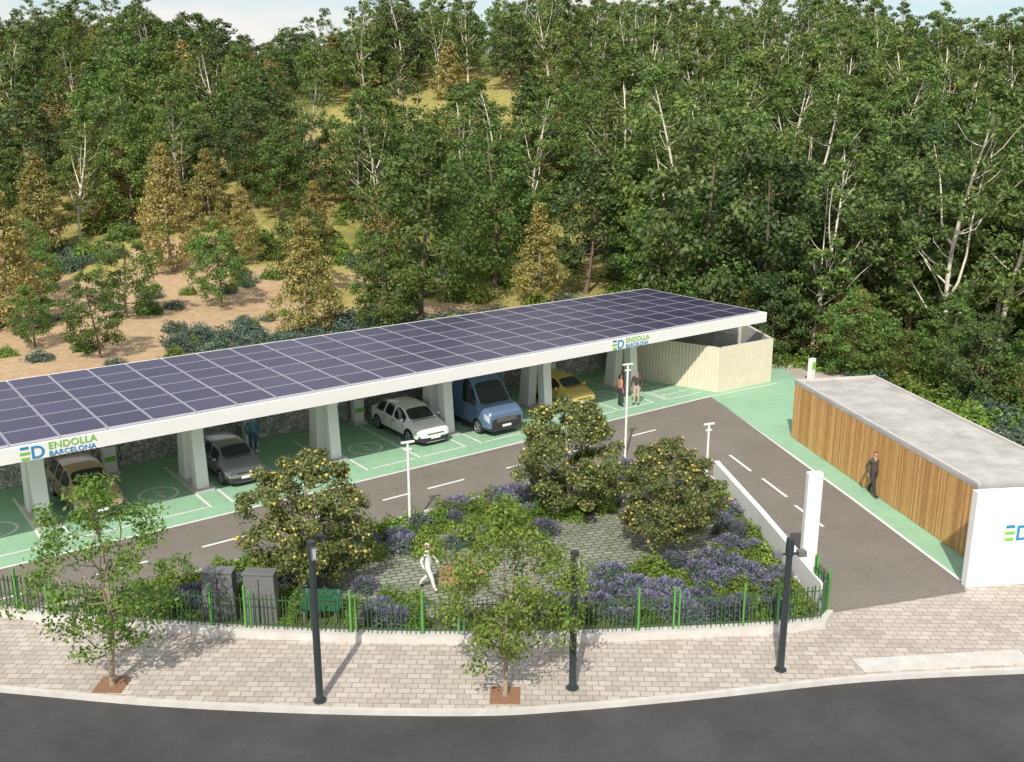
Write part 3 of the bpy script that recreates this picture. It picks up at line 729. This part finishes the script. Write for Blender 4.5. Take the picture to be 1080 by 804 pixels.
# ------------------------------------------------------------------ vehicles
def ev_mesh(ob):
    bpy.context.view_layer.update(); dg=bpy.context.evaluated_depsgraph_get(); return bpy.data.meshes.new_from_object(ob.evaluated_get(dg))
CARS={
 'suv':dict(st=[0,.01,.035,.09,.16,.235,.255,.30,.345,.39,.43,.50,.515,.535,.60,.68,.70,.72,.80,.87,.885,.945,.96,.985,1.],
   z=([0,.01,.035,.09,.235,.255,.39,.43,.55,.80,.87,.945,.985,1],[.66,.78,.87,.95,1.07,1.09,1.46,1.50,1.55,1.51,1.44,1.12,1.0,.80]),
   b=([0,.035,.235,.6,1],[.62,.78,.94,.97,1.02]),ws=(.245,.40),rg=(.885,.945),side=(.29,.885),pil=((.50,.515),(.68,.70)),
   w=([0,.01,.035,.09,.2,.8,.95,.985,1],[.70,.82,.90,.965,1,1,.96,.90,.80]),rw=([0,.235,.39,.55,.87,1],[.80,.84,.72,.71,.68,.74])),
 'cross':dict(st=[0,.01,.035,.09,.16,.215,.235,.28,.325,.37,.42,.50,.515,.535,.60,.68,.70,.72,.77,.80,.86,.90,.95,.985,1.],
   z=([0,.01,.035,.09,.215,.235,.37,.42,.55,.72,.80,.90,.95,.985,1],[.64,.76,.84,.91,1.02,1.04,1.43,1.50,1.55,1.51,1.42,1.17,1.10,1.0,.78]),
   b=([0,.035,.235,.6,1],[.60,.74,.90,.96,1.02]),ws=(.225,.38),rg=(.77,.90),side=(.27,.86),pil=((.50,.515),(.68,.70)),
   w=([0,.01,.035,.09,.2,.8,.95,.985,1],[.66,.79,.88,.955,1,1,.96,.88,.76]),rw=([0,.215,.37,.55,.80,1],[.78,.82,.70,.69,.62,.70])),
 'hatch':dict(st=[0,.01,.035,.09,.15,.21,.23,.28,.33,.37,.41,.50,.515,.535,.60,.70,.72,.80,.86,.90,.955,.97,.99,1.],
   z=([0,.01,.035,.09,.21,.23,.37,.41,.55,.80,.90,.955,.99,1],[.66,.80,.90,.98,1.09,1.11,1.46,1.50,1.55,1.52,1.45,1.10,.95,.78]),
   b=([0,.035,.21,.6,1],[.62,.80,.95,.98,1.02]),ws=(.22,.38),rg=(.90,.955),side=(.27,.90),pil=((.50,.515),(.70,.72)),
   w=([0,.01,.035,.09,.2,.8,.95,.99,1],[.72,.84,.91,.965,1,1,.97,.92,.84]),rw=([0,.21,.37,.55,.9,1],[.80,.84,.72,.71,.70,.76])),
 'van':dict(st=[0,.006,.025,.07,.12,.155,.17,.21,.25,.29,.325,.36,.40,.41,.5,.7,.9,.98,.995,1.],
   z=([0,.006,.025,.07,.155,.17,.29,.325,.40,.98,.995,1],[1.0,1.12,1.2,1.27,1.40,1.43,2.22,2.38,2.55,2.60,2.52,2.3]),
   b=([0,.025,.155,.3,1],[.85,1.02,1.25,1.28,1.28]),ws=(.16,.30),rg=(2,2),side=(.20,.40),pil=((.29,.295),),
   w=([0,.006,.025,.07,.2,1],[.84,.92,.96,.99,1,1]),rw=([0,.155,.29,.40,1],[.86,.90,.82,.84,.86]))}
def make_car(name,x,y,rz,paint,Lc,W,Hh,kind='suv',lower=None):
    e=empty(name,(x,y,.015),rz); hw=W/2; D=CARS[kind]; van=kind=='van'
    st_=D['st']; k=Hh/(2.6 if van else 1.55)
    zt=np.interp(st_,*D['z'])*k; belt=np.interp(st_,*D['b'])*k; wt=np.interp(st_,*D['w']); rw=np.interp(st_,*D['rw'])
    zb=.28 if van else .20; wr=.36 if van else .35*max(.95,Lc/4.6); ax=(.165,.78) if van else (.19,.815)
    lower=lower or M['clad']
    vs=[];fs=[];fm=[]; mats=[paint,M['glass'],lower,M['lens'],M['red'],M['black']]; npt=17
    for i,s in enumerate(st_):
        yv=s*Lc; w=hw*wt[i]; z1=zt[i]; zbel=min(belt[i],z1-.05); wrr=w*rw[i]
        cab_=z1-zbel>.3
        half=[(0,z1),(wrr*.90,z1-.016),(wrr,z1-(.06 if cab_ else .03)),(w*(.945 if not van else .98),zbel),(w*.99,zbel-.07),(w,zbel-.3*(zbel-zb)-.05),(w*.985,zb+.17),(w*.93,zb+.02),(w*.6,zb)]
        for a,z_ in half: vs.append((a,yv,z_))
        for a,z_ in half[1:]: vs.append((-a,yv,z_))
    def ix(i,k,side): return i*npt+(k if side>0 or k==0 else 8+k)
    ws0,ws1=D['ws'];rg0,rg1=D['rg'];sd0,sd1=D['side']
    for i in range(len(st_)-1):
        sm=(st_[i]+st_[i+1])/2
        for side in (1,-1):
            for q_ in range(8):
                q=[ix(i,q_,side),ix(i+1,q_,side),ix(i+1,q_+1,side),ix(i,q_+1,side)]
                m_=0
                if q_==2 and sd0<sm<sd1 and not any(a<sm<b for a,b in D['pil']): m_=1
                if q_==0 and ws0<sm<ws1: m_=1
                if q_ in(0,) and rg0<sm<rg1: m_=1
                if q_==4 and (sm<.07 and sm>.006) : m_=3
                if van and q_==3 and .006<sm<.07: m_=3
                if q_==6 or (q_==5 and sm<.03 and not van) : m_=2
                if q_==3 and sm>.96: m_=4
                if q_==7: m_=5
                fs.append(q); fm.append(m_)
        fs.append([ix(i,8,1),ix(i+1,8,1),ix(i+1,8,-1),ix(i,8,-1)]); fm.append(5)
    for i in (0,len(st_)-1):
        for q_ in range(8):
            fs.append([ix(i,q_,1),ix(i,q_+1,1),ix(i,q_+1,-1),ix(i,q_,-1)] if q_>0 else [ix(i,0,1),ix(i,1,1),ix(i,1,-1)])
            fm.append((2 if (q_ in (5,6) or (van and q_ in(3,4))) else 0) if i==0 else 0)
    me=bpy.data.meshes.new(name+'_body'); me.from_pydata(vs,[],fs)
    for m_ in mats: me.materials.append(m_)
    me.polygons.foreach_set('material_index',fm); me.update()
    bm=bmesh.new(); bm.from_mesh(me); bmesh.ops.recalc_face_normals(bm,faces=bm.faces)
    cl=bm.edges.layers.float.get('crease_edge') or bm.edges.layers.float.new('crease_edge')
    for ed in bm.edges:
        ms=[f.material_index for f in ed.link_faces]
        if len(ms)==2 and ms[0]!=ms[1]: ed[cl]=.6
    bm.to_mesh(me); bm.free()
    ob=bpy.data.objects.new('body_tmp',me); COL.objects.link(ob)
    sb=ob.modifiers.new('s','SUBSURF'); sb.levels=2; sb.render_levels=2
    cb=MB()
    for a in ax:
        for sx in (-1,1): cb.lathe((sx*(hw-.02),a*Lc,wr),[(-.26,.0001),(-.26,wr+.05),(.3,wr+.05),(.3,.0001)],28,M['black'])
    co=cb.build('cut_tmp'); bm=bmesh.new(); bm.from_mesh(co.data); bmesh.ops.remove_doubles(bm,verts=bm.verts,dist=.001); bmesh.ops.recalc_face_normals(bm,faces=bm.faces); bm.to_mesh(co.data); bm.free()
    bo=ob.modifiers.new('b','BOOLEAN'); bo.object=co; bo.operation='DIFFERENCE'; bo.solver='EXACT'
    try: bo.material_mode='TRANSFER'
    except Exception: pass
    m2=ev_mesh(ob); bpy.data.objects.remove(ob); bpy.data.objects.remove(co)
    for p_ in m2.polygons: p_.use_smooth=True
    b=bpy.data.objects.new('bodywork',m2); link(b,e); m2.set_sharp_from_angle(angle=math.radians(38))
    mb=MB()
    for a in ax:
        for sx in (-1,1):
            c=(sx*(hw-.14),a*Lc,wr); o=sx
            mb.lathe(c,[(-.10*o,wr*.62),(-.10*o,wr*.97),(-.06*o,wr),(.08*o,wr),(.115*o,wr*.96),(.115*o,wr*.70)],24,M['tyre'])
            mb.lathe(c,[(.112*o,wr*.72),(.118*o,wr*.68),(.05*o,wr*.6),(.05*o,.001)],24,M['clad'])
            for q in range(5):
                t=2*math.pi*q/5; mb.tube([(c[0]+.085*o,c[1]+.03*math.cos(t),c[2]+.03*math.sin(t)),(c[0]+.105*o,c[1]+wr*.66*math.cos(t),c[2]+wr*.66*math.sin(t))],[.05,.035],6,M['rim'])
            mb.lathe(c,[(.12*o,wr*.72),(.126*o,wr*.67),(.11*o,wr*.63)],24,M['rim'])
    mb.build('wheels',e)
    mb=MB(); zc=(1.03 if not van else 1.45)*k; ym=(.285 if not van else .20)*Lc
    for sx in (-1,1):
        mb.ball((sx*(hw+.06),ym,zc+.03),(.10,.055,.07 if not van else .17),paint if not van else M['black'])
        mb.box((sx*(hw-.04),ym,zc-.02),(.14,.04,.03),M['black'])
        for s in ((.295,.508,.69) if not van else (.2,.375,.58)):
            mb.box((sx*(hw-.001),s*Lc,(.66 if not van else 1.0)*k),(.008,.014,.42 if not van else .8),M['black'])
        for s in ((.47,.65) if not van else (.345,)): mb.box((sx*(hw+.0),s*Lc,(.84 if not van else 1.12)*k),(.03,.16,.025),M['black'])
    mb.box((0,-.012,.42 if not van else .5),(.5,.03,.11),M['white'])
    mb.box((0,(ws0-.012)*Lc,np.interp(ws0-.012,st_,zt)+.003),(1.25*hw,.05,.02),M['black'])
    if van:
        for q in range(3): mb.box((0,-.008,.74+.10*q),(1.15,.03,.045),M['rim'])
        mb.box((0,-.02,.36),(1.7,.05,.16),M['clad'])
    else: mb.box((0,-.006,.60),(.85,.03,.03),M['black'])
    mb.build('trim',e); return e
def paint(name,c,metal=.3): return plain(name,c,.3,metal,coat=.6)
make_car('parked_suv',8.5,37.2,0.02,paint('gold_paint',(.54,.37,.23)),4.6,1.86,1.62)
make_car('parked_car',14.25,37.3,0,paint('silver_grey_paint',(.24,.245,.26)),3.95,1.74,1.48,'hatch')
make_car('parked_suv',23.2,37.0,0,paint('white_car_paint',(.79,.79,.79),0.),4.65,1.9,1.56,'cross')
make_car('parked_van',26.75,36.3,0,paint('blue_paint',(.13,.215,.36),.3),5.7,2.14,2.72,'van')
make_car('parked_car',32.4,37.2,0,paint('yellow_paint',(.66,.50,.14),.2),4.1,1.78,1.50,'hatch')
# ------------------------------------------------------------------ people
skin=plain('skin',(.45,.28,.20),.6)
def person(name,loc,rz,top,bottom,hair,pose='stand',h=1.75,longhair=False,shoe=None):
    s=h/1.78; sh=shoe or M['black']
    if pose=='walk':
        hips=((-.09,0,.93),(.09,0,.93)); knees=((-.10,-.20,.53),(.10,.06,.50)); ank=((-.10,-.32,.12),(.10,.38,.17)); toes=((-.10,-.52,.10),(.10,.26,.035))
        elb=((-.27,.12,1.16),(.27,-.05,1.15)); wr=((-.27,.02,.93),(.26,-.25,.98)); pel=(0,0,.97)
    elif pose=='sit':
        pel=(0,.06,.55); hips=((-.10,.03,.53),(.10,.03,.53)); knees=((-.12,-.42,.52),(.12,-.42,.52)); ank=((-.12,-.42,.10),(.12,-.40,.10)); toes=((-.12,-.60,.04),(.12,-.58,.04))
        elb=((-.26,.02,.84),(.26,.02,.84)); wr=((-.14,-.24,.68),(.14,-.24,.68))
    else:
        pel=(0,0,.97); hips=((-.09,0,.93),(.09,0,.93)); knees=((-.11,-.02,.51),(.10,-.03,.51)); ank=((-.12,.01,.09),(.11,.03,.09)); toes=((-.14,-.19,.035),(.13,-.17,.035))
        elb=((-.28,.03,1.16),(.28,.03,1.16)); wr=((-.27,-.06,.92),(.24,-.16,.95))
    dz=pel[2]-.97; dy=pel[1]
    V=[];E=[];Rr=[];cat=[]
    def v(p,r,c,par=None):
        V.append((p[0]*s,p[1]*s,p[2]*s)); Rr.append((r*s,r*s) if not isinstance(r,tuple) else (r[0]*s,r[1]*s)); cat.append(c); i=len(V)-1
        if par is not None: E.append((par,i))
        return i
    pv=v(pel,(.17,.13),'b'); w1=v((0,dy,1.12+dz),(.16,.125),'t',pv); w2=v((0,dy,1.30+dz),(.19,.13),'t',w1); ch=v((0,dy,1.42+dz),(.15,.11),'t',w2)
    nk=v((0,dy-.01,1.52+dz),.06,'s',ch); hd=v((0,dy-.02,1.61+dz),(.075,.085),'s',nk); h2=v((0,dy-.015,1.70+dz),(.085,.10),'s',hd); v((0,dy-.01,1.755+dz),(.06,.07),'h',h2)
    for k,sg in ((0,-1),(1,1)):
        shd=v((sg*.19,dy,1.43+dz),.075,'t',ch); el=v(elb[k],.056,'t',shd); wi=v(wr[k],.036,'t',el)
        d=(Vector(wr[k])-Vector(elb[k])).normalized(); side=d.cross(Vector((sg,0,0))).normalized()
        pm=Vector(wr[k])+d*.06; pi_=v(pm,(.028,.034),'s',wi)
        for q,(o,ln) in enumerate(((-.03,.07),(-.01,.08),(.01,.075),(.03,.06))):
            b0=pm+d*.04+side*o; b1=b0+d*ln*.5; b2=b1+d*ln*.4+Vector((-sg*.015,0,0)); i0=v(b0,.010,'s',pi_); i1=v(b1,.009,'s',i0); v(b2,.008,'s',i1)
        t0=pm+Vector((0,-.035,0)); i0=v(t0,.011,'s',pi_); v(t0+d*.035+Vector((0,-.012,0)),.009,'s',i0)
        hp=v(hips[k],.115,'b',pv); kn=v(knees[k],.08,'b',hp); cf=v(tuple(Vector(knees[k])*.6+Vector(ank[k])*.4+Vector((0,.015,0))),.07,'b',kn); an=v(ank[k],.052,'b',cf); v(toes[k],.042,'f',an)
    me=bpy.data.meshes.new(name); me.from_pydata(V,E,[]); ob=bpy.data.objects.new('p_tmp',me); COL.objects.link(ob)
    m1=ob.modifiers.new('k','SKIN'); m1.use_smooth_shade=True
    for i,q in enumerate(me.skin_vertices[0].data): q.radius=Rr[i]; q.use_root=(i==0)
    m2=ob.modifiers.new('s','SUBSURF'); m2.levels=1; m2.render_levels=1
    m3=ev_mesh(ob); bpy.data.objects.remove(ob)
    mats={'t':top,'b':bottom,'s':skin,'h':hair,'f':sh}; keys=['t','b','s','h','f']; m3.materials.clear()
    for k in keys: m3.materials.append(mats[k])
    VA=np.array(V); EA=np.array(E)
    for p_ in m3.polygons:
        c=np.array(p_.center); a=VA[EA[:,0]];b=VA[EA[:,1]];ab=b-a;t=np.clip(((c-a)*ab).sum(1)/((ab**2).sum(1)+1e-9),0,1)
        dd=((a+ab*t[:,None]-c)**2).sum(1); j=int(dd.argmin()); en_=EA[j]; ct=cat[en_[1]] if t[j]>.35 else cat[en_[0]]
        if ct=='s' and c[2]>(1.60+dz)*s and c[1]>dy*s: ct='h'
        if ct=='s' and c[2]>(1.72+dz)*s: ct='h'
        p_.material_index=keys.index(ct); p_.use_smooth=True
    o=bpy.data.objects.new(name,m3); o.location=loc; o.rotation_euler=(0,0,rz); link(o)
    mb=MB(); hz=(1.665+dz)*s
    for sg in (-1,1):
        mb.ball((sg*.032*s,(dy-.106)*s,hz),(.011*s,.008*s,.009*s),M['black'],6,5); mb.ball((sg*.086*s,(dy-.01)*s,hz-.01),(.012*s,.02*s,.03*s),skin,6,5)
    mb.ball((0,(dy-.12)*s,hz-.03),(.012*s,.018*s,.022*s),skin,6,5); mb.ball((0,(dy-.10)*s,hz-.075),(.024*s,.008*s,.006*s),M['red'],6,5)
    f_=mb.build('face',smooth=True); f_.parent=o
    if longhair:
        mb=MB(); mb.ball((0,(dy+.045)*s,(1.63+dz)*s),(.095*s,.07*s,.15*s),hair)
        g_=mb.build('long_hair',smooth=True); g_.parent=o
    return o
c_dark=plain('dark_cloth',(.04,.04,.045),.9,var=.2,scale=8); c_denim=plain('denim',(.06,.11,.20),.9,var=.2,scale=8); c_teal=plain('teal_cloth',(.08,.24,.32),.9)
c_red=plain('salmon_cloth',(.50,.22,.16),.9); c_white=plain('white_cloth',(.72,.72,.70),.9); c_beige=plain('beige_cloth',(.50,.42,.32),.9); c_char=plain('charcoal_cloth',(.075,.06,.055),.9)
hr_d=plain('dark_hair',(.03,.02,.015),.7); hr_g=plain('grey_hair',(.45,.44,.42),.7)
person('walking_man',(33.95,21.35,.015),math.radians(-20),c_char,c_dark,hr_d,'walk',1.85)
person('standing_man',(16.0,40.9,.015),math.radians(160),c_teal,c_denim,hr_d,'stand',1.8)
person('standing_woman',(34.3,36.6,.015),math.radians(70),c_red,c_dark,hr_d,'stand',1.72,True)
person('standing_man',(35.2,36.3,.015),math.radians(-60),c_char,c_beige,hr_d,'stand',1.8)
person('walking_woman',(15.25,24.95,.06),math.radians(30),c_white,c_white,hr_g,'walk',1.66,True)
person('seated_woman',(16.0,24.25,.06),math.radians(10),c_beige,c_red,hr_d,'sit',1.7,True)
# ------------------------------------------------------------------ light, sky, camera
sun_el=math.radians(45); sx,sy=-.74,-.67
sl=bpy.data.lights.new('sun','SUN'); sl.energy=4.5; sl.angle=math.radians(.6); sl.color=(1,.935,.83)
so=bpy.data.objects.new('sun',sl); link(so)
dv=Vector((sx*math.cos(sun_el),sy*math.cos(sun_el),math.sin(sun_el))).normalized()
so.rotation_euler=dv.to_track_quat('Z','Y').to_euler()
w=bpy.data.worlds.new('World'); SC.world=w; w.use_nodes=True; nt=w.node_tree; bg=nt.nodes['Background']
sk=N(nt,'ShaderNodeTexSky'); sk.sky_type='NISHITA'; sk.sun_disc=False; sk.sun_elevation=sun_el; sk.sun_rotation=math.atan2(sx,sy); sk.air_density=1.; sk.dust_density=1.5
tc=N(nt,'ShaderNodeTexCoord'); mp=N(nt,'ShaderNodeMapping'); mp.inputs['Scale'].default_value=(1,1,3.5); nt.links.new(tc.outputs['Generated'],mp.inputs[0])
cl=noi(nt,mp.outputs[0],3.2,8,.6); f=ramp(nt,cl,[(.38,(0,0,0)),(.58,(1,1,1))])
c=mix(nt,f,sk.outputs[0],(6.2,6.05,5.9)); nt.links.new(c,bg.inputs[0]); bg.inputs[1].default_value=.15
cam=bpy.data.cameras.new('camera'); co=bpy.data.objects.new('camera',cam); link(co)
cam.sensor_width=36.; cam.lens=35.; cam.clip_end=6000; cam.clip_start=.5
co.location=(0,0,15); co.rotation_euler=(math.radians(90-15.3),0,AZ-math.pi/2)
SC.camera=co
SC.view_settings.view_transform='Standard'
print('trees',cnt)
